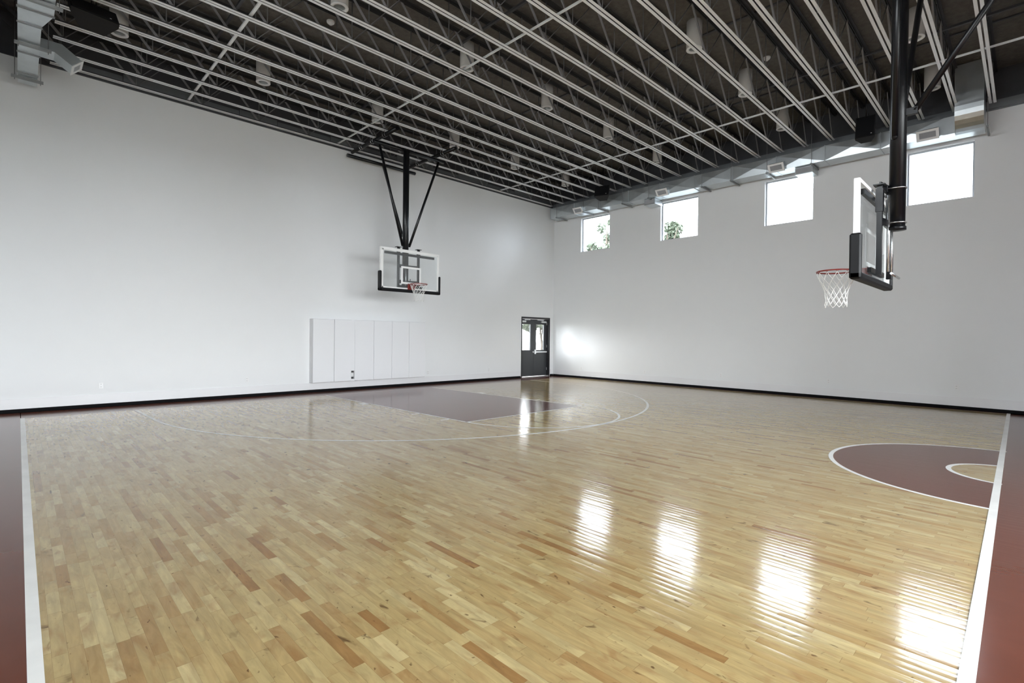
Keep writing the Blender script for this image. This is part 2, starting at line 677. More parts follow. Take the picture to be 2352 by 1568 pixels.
def disc(c, r, a0, a1, n=64, z=Z1, mi=1):
    flat([(c[0] + r * math.cos(a0 + (a1 - a0) * i / n), c[1] + r * math.sin(a0 + (a1 - a0) * i / n)) for i in range(n + 1)], z, mi)


# brown borders
flat([(XL, YN), (xS + 0.01, YN), (xS + 0.01, YA), (XL, YA)], 0.0015, 1)
flat([(xS, yB), (XB, yB), (XB, YA), (xS, YA)], 0.0015, 1)
flat([(xE, 0), (XB, 0), (XB, yB), (xE, yB)], 0.0015, 1)
cl = lambda x: 0.1275 + (x - 0.0) * 0.00690      # lower edge of the half-way line
flat([(xS, YN), (XB, YN), (XB, cl(XB)), (xS, cl(xS))], 0.0015, 1)
# sideline, baseline and half-way line
flat([(xS, YN), (xS + wL, YN), (xS + wL, yB), (xS, yB)], 0.0022, 2)
flat([(xS, cl(xS)), (xE + 0.1, cl(xE + 0.1)), (xE + 0.1, cl(xE + 0.1) + 0.062), (xS, cl(xS) + 0.066)], 0.0022, 2)
line((xS, yB), (xE, yB), 0.022)
line((xE, cl(xE)), (xE, yB), 0.020)
# key
K = [(5.93, yB), (9.40, yB), (9.62, 7.42), (6.10, 7.44)]
flat(K, Z2, 1)
line(K[0], K[3], 0.05); line(K[1], K[2], 0.05); line(K[3], K[2], 0.05)
arc((7.95, 7.46), 1.86, 0.05, math.pi, 2 * math.pi)
for yy, w, l in ((11.02, 0.26, 0.20), (9.93, 0.05, 0.22), (8.91, 0.05, 0.22), (7.93, 0.05, 0.23)):
    t = (yB - yy) / (yB - 7.43)
    xl = 5.93 + t * 0.17
    line((xl - l, yy), (xl, yy), w)
    xr = 9.40 + t * 0.22
    line((xr, yy), (xr + l, yy), w)
# three-point line
C3, R3 = (7.87, 11.62), 6.06
arc(C3, R3, 0.055, math.pi, 2 * math.pi, 120)
line((C3[0] - R3 + 0.027, C3[1]), (C3[0] - R3 - 0.04, yB), 0.055)
line((C3[0] + R3 - 0.027, C3[1]), (C3[0] + R3 + 0.0, yB), 0.055)
# half of the centre circle, with its small inner circle
c0 = (8.66, 0.10)
cut = 0.06
disc(c0, 1.86, 0, math.pi, z=Z1, mi=1)
arc(c0, 1.90, 0.055, 0.047, math.pi - 0.040, 90)
disc(c0, 0.58, 0, math.pi, z=Z2, mi=0)
arc(c0, 0.62, 0.055, 0.150, math.pi - 0.130, 48)
structure(fl, 'floor', [M['wood'], M['floor_brown'], M['floor_white']], fix=False)

# ------------------------------------------------------------------ walls and roof deck
TW = 0.25


def wall_with_holes(name, axis, at, thick, u0, u1, z0, z1, holes, m):
    """wall plane normal to axis; holes = (u0, u1, z0, z1)"""
    w = MB()
    us = sorted({u0, u1, *[h[0] for h in holes], *[h[1] for h in holes]})
    zs = sorted({z0, z1, *[h[2] for h in holes], *[h[3] for h in holes]})
    def P(u, z, t):
        return (at + t, u, z) if axis == 0 else (u, at + t, z)
    def hole(uc, zc):
        return any(h[0] < uc < h[1] and h[2] < zc < h[3] for h in holes)
    for i in range(len(us) - 1):
        for j in range(len(zs) - 1):
            if not hole((us[i] + us[i + 1]) / 2, (zs[j] + zs[j + 1]) / 2):
                for t in (0, thick):
                    q = [P(us[i], zs[j], t), P(us[i + 1], zs[j], t), P(us[i + 1], zs[j + 1], t), P(us[i], zs[j + 1], t)]
                    w.quad(q)
    for a, b, c, d in list(holes) + [(u0, u1, z0, z1)]:
        for (p, q) in (((a, c), (b, c)), ((b, c), (b, d)), ((b, d), (a, d)), ((a, d), (a, c))):
            w.quad([P(*p, 0), P(*q, 0), P(*q, thick), P(*p, thick)])
    import bmesh
    o = w.build(name, m, fix=False)
    bm = bmesh.new()
    bm.from_mesh(o.data)
    bmesh.ops.remove_doubles(bm, verts=bm.verts, dist=1e-5)
    bmesh.ops.recalc_face_normals(bm, faces=bm.faces)
    bm.to_mesh(o.data)
    bm.free()
    return tag(o, kind='structure')


DX0, DX1, DZ = 14.36, 16.08, 2.45
wall_with_holes('wall_far', 1, YA, TW, XL - TW, XB + TW, 0.0, ZT, [(DX0, DX1, 0.0, DZ)], M['wall'])
wall_with_holes('wall_right', 0, XB, TW, YN, YA, 0.0, ZT, [(y0, y1, WZ0, WZ1) for y1, y0 in WINB], M['wall'])
wall_with_holes('wall_back', 1, YN, -TW, XL - TW, XB + TW, 0.0, ZT, [(x0, x1, BZ0, BZ1) for x0, x1 in ADDED_BACKWIN], M['wall'])
wall_with_holes('wall_left', 0, XL, -TW, YN, YA, 0.0, ZT, [(y0, y1, WZ0, WZ1) for y0, y1 in ADDED_LEFTWIN], M['wall'])
up_w = MB()
up_w.box((XL - TW, YA + 0.01, ZT), (XB + TW, YA + TW, ZD + 0.1))
up_w.box((XB + 0.01, YN - TW, ZT), (XB + TW, YA, ZD + 0.1))
up_w.box((XL - TW, YN - TW, ZT), (XL - 0.01, YA, ZD + 0.1))
up_w.box((XL, YN - TW, ZT), (XB, YN - 0.01, ZD + 0.1))
structure(up_w, 'trim_1', M['steel_dark'])
dk = MB()
dk.box((XL - TW, YN - TW, ZD), (XB + TW, YA + TW, ZD + 0.25))
structure(dk, 'ceiling', M['deck'])
# ledgers on top of the walls that carry the joists
lg = MB()
lg.box((XB - 0.10, YN, ZT), (XB, YA, ZT + 0.17))
lg.box((XB - 0.025, YN, ZT - 0.03), (XB, YA, ZT + 0.002))
structure(lg, 'trim_2', M['steel_mid'])
lg = MB()
lg.box((XL, YA - 0.03, ZT - 0.0), (XB, YA, ZT + 0.02))
structure(lg, 'trim_7', M['steel_dark'])
lg = MB()
x = 0.6
random.seed(4)
while x < 15.9:
    d = random.uniform(0.9, 1.5)
    lg.box((x, YA - 0.02, ZT + 0.12), (min(x + d, 16.0), YA + 0.02, ZT + random.choice((0.24, 0.30, 0.27))))
    x += d + 0.02
structure(lg, 'trim_3', M['steel_mid'])
lg = MB()
lg.box((XL, YN, ZT), (XL + 0.12, YA, ZT + 0.15))
structure(lg, 'trim_4', M['steel_mid'])

# baseboards: tall white board, black rubber base below it
def base(name, a, b, zs, m, top=None):
    w = MB()
    w.box((*a, zs[0]), (*b, zs[1]))
    return structure(w, name, m)


bw = MB()
bw.box((XL, YA - 0.014, 0.07), (DX0 - 0.03, YA, 0.275)); bw.box((XL, YA - 0.020, 0.262), (DX0 - 0.03, YA, 0.278))
bw.box((DX1 + 0.03, YA - 0.014, 0.07), (XB, YA, 0.275)); bw.box((DX1 + 0.03, YA - 0.020, 0.262), (XB, YA, 0.278))
structure(bw, 'baseboard_far', M['base_white'])
bw = MB()
bw.box((XB - 0.014, YN, 0.07), (XB, YA - 0.014, 0.290)); bw.box((XB - 0.020, YN, 0.278), (XB, YA - 0.014, 0.294))
structure(bw, 'baseboard_right', M['base_white'])
bw = MB()
bw.box((XL, YN, 0.07), (XL + 0.014, YA - 0.014, 0.275))
structure(bw, 'baseboard_left', M['base_white'])
cove = [(0.0, 0.003), (-0.045, 0.003), (-0.032, 0.012), (-0.022, 0.03), (-0.02, 0.078), (0.0, 0.078)]
cv = MB()
for a, b in ((XL, DX0 - 0.03), (DX1 + 0.03, XB)):
    cv.prism([(YA + p, z) for p, z in cove], 0, a, b)
structure(cv, 'trim_5', M['base_black'])
cv = MB()
cv.prism([(XB + p, z) for p, z in cove], 1, YN, YA - 0.045)
structure(cv, 'trim_6', M['base_black'])

# ------------------------------------------------------------------ windows
def window(n, y0, y1):
    e = empty('window_%d' % n, (XB + 0.14, (y0 + y1) / 2, WZ0))
    tag(e, kind='structure')
    o = e.location
    f = MB()
    fw = 0.035
    xa, xb = XB + 0.11, XB + 0.17
    f.box((xa, y0, WZ0), (xb, y1, WZ0 + fw)); f.box((xa, y0, WZ1 - fw), (xb, y1, WZ1))
    f.box((xa, y0, WZ0 + fw), (xb, y0 + fw, WZ1 - fw)); f.box((xa, y1 - fw, WZ0 + fw), (xb, y1, WZ1 - fw))
    f.build('window_frame', M['frame_w'], e, o)
    g = MB()
    g.box((XB + 0.137, y0 + fw, WZ0 + fw), (XB + 0.143, y1 - fw, WZ1 - fw))
    g.build('window_pane', M['glass_tinted'], e, o)
    # white painted lining of the reveal, a thin raised casing bead on the room side
    t = MB()
    bd, pr_ = 0.022, 0.008
    t.box((XB - pr_, y0 - bd, WZ1), (XB + 0.002, y1 + bd, WZ1 + bd))
    t.box((XB - pr_, y1, WZ0), (XB + 0.002, y1 + bd, WZ1))
    t.build('casing_bead', M['base_white'], e, o)


for i, (y1, y0) in enumerate(WINB):
    window(i + 1, y0, y1)
n = 5
for x0, x1 in ADDED_BACKWIN:  # frames and panes of the added, unseen back windows
    e = tag(empty('window_%d' % n, ((x0 + x1) / 2, YN - 0.12, 0.3)), kind='structure')
    f = MB()
    for a, b in (((x0, BZ0), (x1, BZ0 + .06)), ((x0, BZ1 - .06), (x1, BZ1)), ((x0, BZ0 + .06), (x0 + 0.06, BZ1 - .06)), ((x1 - 0.06, BZ0 + .06), (x1, BZ1 - .06)),
                 (((x0 + x1) / 2 - 0.03, BZ0 + .06), ((x0 + x1) / 2 + 0.03, BZ1 - .06))):
        f.box((a[0], YN - 0.16, a[1]), (b[0], YN - 0.08, b[1]))
    f.build('window_frame', M['frame_w'], e, e.location)
    g = MB()
    g.box((x0 + 0.06, YN - 0.123, BZ0 + .06), (x1 - 0.06, YN - 0.117, BZ1 - .06))
    g.build('window_pane', M['glass'], e, e.location)
    n += 1
for y0, y1 in ADDED_LEFTWIN:  # frames and panes of the added, unseen left windows
    e = tag(empty('window_%d' % n, (XL - 0.14, (y0 + y1) / 2, WZ0)), kind='structure')
    f = MB()
    for a, b in (((y0, WZ0), (y1, WZ0 + .035)), ((y0, WZ1 - .035), (y1, WZ1)), ((y0, WZ0 + .035), (y0 + .035, WZ1 - .035)), ((y1 - .035, WZ0 + .035), (y1, WZ1 - .035))):
        f.box((XL - 0.17, a[0], a[1]), (XL - 0.11, b[0], b[1]))
    f.build('window_frame', M['frame_w'], e, e.location)
    g = MB()
    g.box((XL - 0.143, y0 + .035, WZ0 + .035), (XL - 0.137, y1 - .035, WZ1 - .035))
    g.build('window_pane', M['glass'], e, e.location)
    n += 1

# ------------------------------------------------------------------ door
d1 = tag(empty('door_1', ((DX0 + DX1) / 2, YA, 0)), kind='structure')
D0 = d1.location.copy()
f = MB()
ff = 0.05
f.box((DX0, YA - 0.012, 0.0), (DX0 + ff, YA + TW, DZ))
f.box((DX1 - ff, YA - 0.012, 0.0), (DX1, YA + TW, DZ))
f.box((DX0 + ff, YA - 0.012, DZ - ff - 0.02), (DX1 - ff, YA + TW, DZ))
f.build('door_frame', M['door_frame'], d1, D0)
s = MB()
s.box((DX0 + ff, YA + 0.0, 0.002), (DX1 - ff, YA + 0.2, 0.02))
s.build('threshold', M['alu'], d1, D0)
LY0, LY1 = YA + 0.13, YA + 0.175
mid = (DX0 + DX1) / 2
for k, (a, b) in enumerate(((DX0 + ff + 0.004, mid - 0.003), (mid + 0.003, DX1 - ff - 0.004))):
    leaf = MB()
    za, zb = 0.025, DZ - ff - 0.026
    ga, gb = (a + 0.07, b - 0.20) if k == 0 else (a + 0.14, b - 0.19)
    gz0, gz1 = 1.10, 2.16
    leaf.box((a, LY0, za), (ga, LY1, zb)); leaf.box((gb, LY0, za), (b, LY1, zb))
    leaf.box((ga, LY0, za), (gb, LY1, gz0)); leaf.box((ga, LY0, gz1), (gb, LY1, zb))
    for p, q in (((ga - .012, gz0 - .012), (gb + .012, gz0)), ((ga - .012, gz1), (gb + .012, gz1 + .012)), ((ga - .012, gz0), (ga, gz1)), ((gb, gz0), (gb + .012, gz1))):
        leaf.box((p[0], LY0 - 0.008, p[1]), (q[0], LY0, q[1]))
    lo = leaf.build('door_leaf', M['door'], d1, D0)
    g = MB()
    g.box((ga, LY0 + 0.018, gz0), (gb, LY0 + 0.026, gz1))
    g.build('door_glass', M['glass'], lo, D0)
    c = MB()
    if k == 0:
        c.box((a + 0.02, LY0 - 0.06, 2.235), (a + 0.30, LY0, 2.30))
        c.bar((a + 0.22, LY0 - 0.05, 2.34), (a + 0.56, LY0 - 0.03, 2.345), 0.03, 0.03)
    else:
        c.box((b - 0.36, LY0 - 0.06, 2.235), (b - 0.08, LY0, 2.30))
        c.bar((b - 0.26, LY0 - 0.05, 2.34), (b - 0.60, LY0 - 0.03, 2.345), 0.03, 0.03)
    tag(c.build('door_closer', M['alu'], lo, D0), 'silver door closer')
    h = MB()
    for z in (0.25, 1.2, 2.15):
        hx = a if k == 0 else b
        h.tube([(hx, LY0 - 0.01, z), (hx, LY0 - 0.01, z + 0.11)], 0.011, 8)
    h.build('hinge', M['alu'], lo, D0)
    if k == 1:
        pb = MB()
        pb.bevbox((a + 0.10, LY0 - 0.065, 0.985), (b - 0.03, LY0 - 0.01, 1.05), 0.01)
        pb.bevbox((a + 0.015, LY0 - 0.07, 0.93), (a + 0.10, LY0, 1.12), 0.012)
        tag(pb.build('panic_bar', M['alu'], lo, D0), 'silver push bar')
    else:
        kn = MB()
        kn.lathe([(0.0, -0.035), (0.028, -0.03), (0.035, 0.0), (0.028, 0.03), (0.0, 0.035)], (b - 0.055, LY0 - 0.04, 1.02), 14)
        kn.tube([(b - 0.055, LY0 - 0.03, 1.02), (b - 0.055, LY0, 1.02)], 0.014, 10)
        tag(kn.build('door_knob', M['alu'], lo, D0), 'silver round knob')

# ------------------------------------------------------------------ wall pads
px = [5.861 + 0.6255 * i for i in range(7)]
names = ['leftmost of the six white wall pads on the far wall',
         'second white wall pad from the left, with the outlet cut-out in its lower right corner',
         'third white wall pad from the left, just right of the outlet cut-out',
         'fourth white wall pad from the left on the far wall',
         'fifth white wall pad from the left, next to the rightmost one',
         'rightmost of the six white wall pads, nearest the dark door']
for i in range(6):
    a, b = px[i] + 0.003, px[i + 1] - 0.003
    e = empty('wall_pad', ((a + b) / 2, YA, 0.29))
    bk = MB()
    cw, chh = 0.10, 0.24
    z0, z1 = 0.285, 2.083
    if i == 1:
        cx0, cz0, cz1 = b - cw, 0.345, 0.345 + chh
        bk.box((a, YA - 0.18, z0), (b, YA - 0.001, z1))
        bk.box((cx0, YA - 0.1815, cz0), (b, YA - 0.18, cz1), 1)  # dark sheet stands in for the shade inside the cut-out
    else:
        bk.box((a, YA - 0.18, z0), (b, YA - 0.001, z1))
    bk.build('mounting_frame', [M['base_white'], M['slot']], e, e.location)
    c = MB()
    ya, yb = YA - 0.24, YA - 0.18
    if i == 1:
        c.bevbox((a, ya, z0), (cx0, yb, z1), 0.008)
        c.box((cx0 - 0.008, ya + 0.001, cz1), (b, yb, z1 - 0.004))
        c.box((cx0 - 0.008, ya + 0.001, z0 + 0.004), (b, yb, cz0))
    else:
        c.bevbox((a, ya, z0), (b, yb, z1), 0.010)
    c.build('padded_cover', M['vinyl'], e, e.location)
    tag(e, names[i], 'wall pad', 'white wall pads on the far wall')


# ------------------------------------------------------------------ outlets
def outlet(loc, axis, label, group='outlets along the walls'):
    w, h, t = 0.078, 0.122, 0.007
    e = empty('wall_outlet', loc, 0 if axis == 1 else R(-90))
    p = MB()
    p.bevbox((-w / 2, -t, -h / 2), (w / 2, -0.0005, h / 2), 0.003)
    p.build('cover_plate', M['plastic_white'], e)
    s_ = MB()
    for z in (-0.028, 0.028):
        s_.box((-0.017, -t - 0.003, z - 0.019), (0.017, -t + 0.001, z + 0.019))
    so = s_.build('socket', M['plastic_white'], e)
    d = MB()
    for z in (-0.028, 0.028):
        for x_ in (-0.007, 0.007):
            d.box((x_ - 0.002, -t - 0.0045, z - 0.004), (x_ + 0.002, -t - 0.002, z + 0.010))
    d.build('slots', M['slot'], so)
    tag(e, label, 'outlet', group)
    return e


outlet((1.297, YA, 0.47), 1, 'small white outlet on the far wall, nearest the left edge of the room')
outlet((4.241, YA, 0.445), 1, 'small white outlet on the far wall, between the leftmost outlet and the wall pads')
outlet((9.892, YA, 0.40), 1, 'small white outlet on the far wall beside the right end of the wall pads')
outlet((12.65, YA, 0.39), 1, 'small white outlet on the far wall left of the dark door')
outlet((px[2] - 0.047, YA - 0.1820, 0.465), 1, 'small outlet recessed in the cut-out of the white wall pads')
for y, z, l in ((12.611, .39, 'small white outlet on the right wall nearest the corner by the door'),
                (9.713, .41, 'small white outlet on the right wall, second from the corner by the door'),
                (6.929, .46, 'small white outlet on the right wall, third from the corner by the door'),
                (3.89, .48, 'small white outlet on the right wall, second from its right end'),
                (1.182, .52, 'small white outlet on the right wall, closest to the half-way line')):
    outlet((XB, y, z), 0, l)

# ------------------------------------------------------------------ roof joists
def ordinal(n):
    w = ['first', 'second', 'third', 'fourth', 'fifth', 'sixth', 'seventh', 'eighth', 'ninth', 'tenth', 'eleventh', 'twelfth', 'thirteenth',
         'fourteenth', 'fifteenth', 'sixteenth', 'seventeenth', 'eighteenth', 'nineteenth', 'twentieth', 'twenty-first', 'twenty-second',
         'twenty-third', 'twenty-fourth', 'twenty-fifth', 'twenty-sixth']
    return w[n]


def make_joist():
    e = empty('roof_joist', (0, 0, 0))
    zb, zt = ZJ, 7.93
    x0, x1 = 0.45, 16.0
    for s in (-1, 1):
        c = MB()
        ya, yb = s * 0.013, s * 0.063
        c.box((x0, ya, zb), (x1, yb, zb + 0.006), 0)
        c.box((x0, ya, zb + 0.006), (x1, ya + s * 0.006, zb + 0.048), 1)  # vertical leg: shade above the white face put in as dark material
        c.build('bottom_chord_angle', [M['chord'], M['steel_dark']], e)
    t = MB()
    for s in (-1, 1):
        ya, yb = s * 0.011, s * 0.062
        t.box((XL + 0.02, ya, zt - 0.006), (XB - 0.02, yb, zt))
        t.box((XL + 0.02, ya, zt - 0.05), (XB - 0.02, ya + s * 0.006, zt - 0.006))
    t.build('top_chord', M['chord_top'], e)
    P = 1.29
    B = [10.91 + P * k for k in range(-8, 4)]
    dm = MB(); dm.bar((0, 0, zb + 0.02), (-P / 2, 0, zt - 0.02), 0.046, 0.010, (0, 1, 0)); dm.bar((0, 0.012, zb + 0.02), (-P / 2, 0.012, zt - 0.02), 0.008, 0.03, (0, 1, 0))
    rm = MB(); rm.tube([(0, 0, zb + 0.02), (P / 2, 0, zt - 0.02)], 0.009, 6)
    vm = MB(); vm.tube([(0, 0, zb + 0.02), (0, 0, zt - 0.02)], 0.010, 6)
    first = [(dm.build('web_diagonal', M['web'], e), B[0]), (rm.build('web_rod', M['rod'], e), B[0]), (vm.build('web_post', M['rod'], e), B[0])]
    for o, bx in first:
        o.location.x = bx
    for bx in B[1:]:
        for o, _ in first:
            c = o.copy()
            COL.objects.link(c)
            c.parent = e
            c.location.x = bx
    for a, b, em in (((0.45, zb + 0.02), (-0.4, zt - 0.03), 'steel_dark'), ((16.0, zb + 0.02), (15.6, zt - 0.03), 'web')):
        s = MB()
        s.bar((a[0], 0, a[1]), (b[0], 0, b[1]), 0.06, 0.012, (0, 1, 0))
        s.build('end_web', M[em], e)
    return e


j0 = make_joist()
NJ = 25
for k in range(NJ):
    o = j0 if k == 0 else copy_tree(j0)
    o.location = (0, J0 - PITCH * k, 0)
    o['category'] = 'joist'
    o['group'] = 'roof joists with white bottom chords'
    if k == 0:
        o['label'] = 'white-bottomed steel roof joist lying right against the far wall'
    else:
        o['label'] = 'open-web steel roof joist with white bottom chord, %s out from the far wall' % ordinal(k - 1) if k > 1 else \
            'open-web steel roof joist with white bottom chord, next to the one against the far wall'

# bridging that runs across the joists
for xb_, w, lab in ((2.89, 0.045, 'white flat bridging bar crossing above the joists at the left'),
                    (6.63, 0.028, 'thin white bridging bar crossing above the joists beside the far hoop'),
                    (13.09, 0.028, 'long thin white bridging bar crossing above the joists near the windowed wall')):
    b = MB()
    b.box((xb_ - w / 2, YN + 0.02, ZJ + 0.050), (xb_ + w / 2, YA - 0.03, ZJ + 0.054))
    b.box((xb_ - w / 2, YN + 0.02, ZJ + 0.054), (xb_ - w / 2 + 0.004, YA - 0.03, ZJ + 0.084))
    e = b.build('bridging_bar', M['chord'])
    tag(e, lab, 'bridging bar', 'bridging bars low under the roof')
    b = MB()
    b.box((xb_ + 0.05, YN + 0.02, 7.826), (xb_ + 0.10, YA - 0.03, 7.832))
    b.box((xb_ + 0.05, YN + 0.02, 7.832), (xb_ + 0.056, YA - 0.03, 7.872))
    e = b.build('bridging_bar', M['steel_dark'])
    side = {2.89: 'above the left white one', 6.63: 'above the white one beside the far hoop', 13.09: 'above the white one near the windowed wall'}[xb_]
    tag(e, 'dark upper bridging bar under the roof deck, ' + side, 'bridging bar', 'bridging bars high under the roof')
# dark deck seams near the right wall
for xs_, lab in ((10.2, 'long dark seam bar on the roof deck over the middle of the court'), (13.8, 'long dark seam bar on the roof deck near the windowed wall')):
    b = MB()
    b.box((xs_, YN, ZD - 0.03), (xs_ + 0.05, YA, ZD - 0.001))
    tag(b.build('deck_batten', M['steel_dark']), lab, 'batten')

# ------------------------------------------------------------------ downlights
def make_downlight():
    e = empty('downlight', (0, 0, 0))
    r = 0.150
    b = MB()
    b.lathe([(r - 0.004, 0.012), (r, 0.014), (r, 0.555), (r - 0.01, 0.56), (0.0, 0.56)], (0, 0, 0), 32)
    b.build('housing', M['can'], e)
    g = MB()
    g.lathe([(r - 0.052, 0.03), (r - 0.050, 0.0), (r - 0.006, -0.003), (r + 0.004, 0.004), (r + 0.004, 0.016), (r - 0.004, 0.018)], (0, 0, 0), 32)
    g.build('trim_ring', M['can_ring'], e)
    q = MB()
    q.lathe([(r - 0.052, 0.02), (0.080, 0.10), (0.055, 0.17), (0.0, 0.18)], (0, 0, 0), 24)
    q.build('reflector', M['reflector'], e)
    return e


dl = make_downlight()
LX = [(1.39, 12.45), (4.04, 12.45), (6.97, 12.44), (9.60, 12.43), (12.24, 12.44), (14.97, 12.45),
      (4.07, 8.63), (6.97, 8.61), (9.60, 8.62), (12.29, 8.62), (15.04, 8.60),
      (9.70, 4.76), (12.33, 4.76), (15.06, 4.80), (12.31, 1.58), (15.03, 1.60)]
rows = {12: 'row nearest the far wall', 8: 'second row from the far wall', 4: 'third row from the far wall', 1: 'row nearest the camera'}
where = {1: 'beside the left speaker', 4: 'second from the left', 6: 'third from the left', 9: 'around the middle of the room',
         12: 'second from the windowed wall', 15: 'closest to the windowed wall', 14: 'closest to the windowed wall'}
for k, (x_, y_) in enumerate(LX):
    o = dl if k == 0 else copy_tree(dl)
    o.location = (x_, y_, 7.445)
    key = 15 if x_ > 14 else 12 if x_ > 12 else 9 if x_ > 9 else 6 if x_ > 6 else 4 if x_ > 3 else 1
    tag(o, 'white cylinder downlight, %s, %s' % (rows[int(y_)], where[key]), 'light', 'cylinder downlights between the joists')

# smoke detectors on the deck
for k, (x_, y_, l) in enumerate(((4.52, 9.98, 'small round white detector on the deck near the left downlights'),
                                 (11.93, 9.76, 'small round white detector on the deck near the middle of the far half'),
                                 (12.06, 4.19, 'small round white detector on the deck at upper right near the two downlights'))):
    e = empty('ceiling_detector', (x_, y_, ZD))
    b = MB(); b.lathe([(0.0, -0.075), (0.03, -0.073), (0.045, -0.05), (0.05, -0.045)], (0, 0, 0), 20); b.lathe([(0.05, -0.045), (0.07, -0.04), (0.078, -0.02), (0.078, 0.0)], (0, 0, 0), 20)
    b.build('sensor_head', M['plastic_white'], e)
    tag(e, l, 'detector', 'round detectors on the deck')

# ------------------------------------------------------------------ speakers
def speaker(loc, rz, pitch, w, h, d, label, rod_top):
    e = empty('loudspeaker', loc, rz)
    c = MB()
    # trapezoid plan: wide front (towards -y local), narrower back
    poly = [(-w / 2, -d / 2), (w / 2, -d / 2), (w / 2, -d / 2 + 0.08), (w * 0.26, d / 2), (-w * 0.26, d / 2), (-w / 2, -d / 2 + 0.08)]
    c.prism(poly, 2, -h / 2, h / 2)
    co = c.build('cabinet', M['black_cab'], e)
    co.rotation_euler = (pitch, 0, 0)
    g = MB()
    g.bevbox((-w / 2 + 0.015, -d / 2 - 0.012, -h / 2 + 0.015), (w / 2 - 0.015, -d / 2 - 0.0005, h / 2 - 0.015), 0.004)
    go = g.build('front_grille', M['pad_black'], e)
    go.rotation_euler = (pitch, 0, 0)
    lo = MB()
    lo.box((w * 0.30, -d / 2 - 0.016, -h / 2 + 0.06), (w * 0.30 + 0.025, -d / 2 - 0.012, -h / 2 + 0.075))
    l2 = lo.build('badge', M['plastic_white'], go)
    br = MB()
    br.box((-0.05, -0.03, h / 2 - 0.02), (0.05, 0.03, h / 2 + 0.03))
    br.tube([(0, 0, h / 2), (0, 0, rod_top - loc[2])], 0.018, 8)
    br.tube([(0.05, 0, h / 2), (0.05, 0, h / 2 + 0.12)], 0.008, 6)
    br.build('ceiling_bracket', M['black'], e)
    tag(e, label, 'speaker', 'black loudspeakers under the roof')
    return e


speaker((0.88, 11.10, 6.93), R(8), R(-38), 0.64, 0.34, 0.30, 'large black loudspeaker hanging at the upper left beside the metal duct', 7.93)
speaker((15.1, 10.80, 6.86), R(-70), R(-20), 0.52, 0.42, 0.32, 'small black loudspeaker hanging above the windows at the far end of the long duct', 7.93)
speaker((15.1, 2.88, 6.90), R(-86), R(-12), 0.40, 0.56, 0.28, 'black loudspeaker hanging above the long duct near the close hoop', 7.93)


# ------------------------------------------------------------------ ducts
def creased(mb, corners, out, depth, mi=0):
    """panel with a shallow cross break, raised by depth along out"""
    p = [Vector(c) for c in corners]
    c = sum(p, Vector()) / 4 + Vector(out) * depth
    mb._add(p + [c], [(0, 1, 4), (1, 2, 4), (2, 3, 4), (3, 0, 4)], mi)


def register(parent, off, cx, cy, cz, w, h, dirx):
    """angled supply register boxed out of the duct side, facing down and into the room"""
    b = MB()
    d = 0.20
    y0, y1 = cy - w / 2, cy + w / 2
    x = cx
    prof = [(x + 0.02, cz + h * 0.75), (x - 0.10, cz + h * 0.62), (x - d, cz + h * 0.30), (x - d + 0.13, cz - h * 0.55), (x + 0.02, cz - h * 0.55)]
    b.prism([(p[0], p[1]) for p in prof], 1, y0, y1)
    bo = b.build('register_box', M['galv'], parent, off)
    # frame and louvres on the slanted face prof[2]-prof[3]
    A = Vector((prof[2][0], 0, prof[2][1])); B = Vector((prof[3][0], 0, prof[3][1]))
    dn = (B - A).normalized()
    nrm = Vector((dn.z, 0, -dn.x))
    if nrm.x > 0: nrm = -nrm
    L = (B - A).length
    f = MB()
    t = 0.035
    def P(u, y, k=0.0):
        v = A + dn * u + nrm * k
        return (v.x, y, v.z)
    def slab(u0, u1, ya, yb, k0, k1):
        f._add([P(u0, ya, k0), P(u1, ya, k0), P(u1, yb, k0), P(u0, yb, k0), P(u0, ya, k1), P(u1, ya, k1), P(u1, yb, k1), P(u0, yb, k1)],
               [(0, 3, 2, 1), (4, 5, 6, 7), (0, 1, 5, 4), (1, 2, 6, 5), (2, 3, 7, 6), (3, 0, 4, 7)])
    slab(-0.02, t, y0 - 0.02, y1 + 0.02, 0.001, 0.014); slab(L - t, L + 0.02, y0 - 0.02, y1 + 0.02, 0.001, 0.014)
    slab(t, L - t, y0 - 0.02, y0 + t, 0.001, 0.014); slab(t, L - t, y1 - t, y1 + 0.02, 0.001, 0.014)
    fo = f.build('register_frame', M['grille_white'], parent, off)
    f = MB()
    slab(t, L - t, y0 + t, y1 - t, 0.0005, 0.003)
    for i in range(6):
        u = t + (L - 2 * t) * (i + 0.3) / 6
        slab(u, u + 0.006, y0 + t, y1 - t, 0.003, 0.009)
    f.build('register_louvre', M['grille_in'], fo, off)


# long duct over the windows
DXF, DXK, DZ0, DZ1 = 15.60, 16.13, 6.50, 6.905
e = empty('air_duct', (15.87, 7.0, DZ0))
O = e.location.copy()
d = MB()
ys = [13.75 - 1.232 * i for i in range(11)]       # seams, down to about y = 1.43
for a, b in zip(ys[:-1], ys[1:]):
    creased(d, [(DXF, b, DZ0), (DXF, a, DZ0), (DXF, a, DZ1), (DXF, b, DZ1)], (-1, 0, 0), 0.028)
    creased(d, [(DXF, b, DZ0), (DXK, b, DZ0), (DXK, a, DZ0), (DXF, a, DZ0)], (0, 0, -1), 0.010)
    d.quad([(DXF, b, DZ1), (DXF, a, DZ1), (DXK, a, DZ1), (DXK, b, DZ1)])
    d.quad([(DXK, b, DZ0), (DXK, a, DZ0), (DXK, a, DZ1), (DXK, b, DZ1)])
d.quad([(DXF, ys[0], DZ0), (DXK, ys[0], DZ0), (DXK, ys[0], DZ1), (DXF, ys[0], DZ1)])
d.build('duct_run', M['galv'], e, O, fix=False)
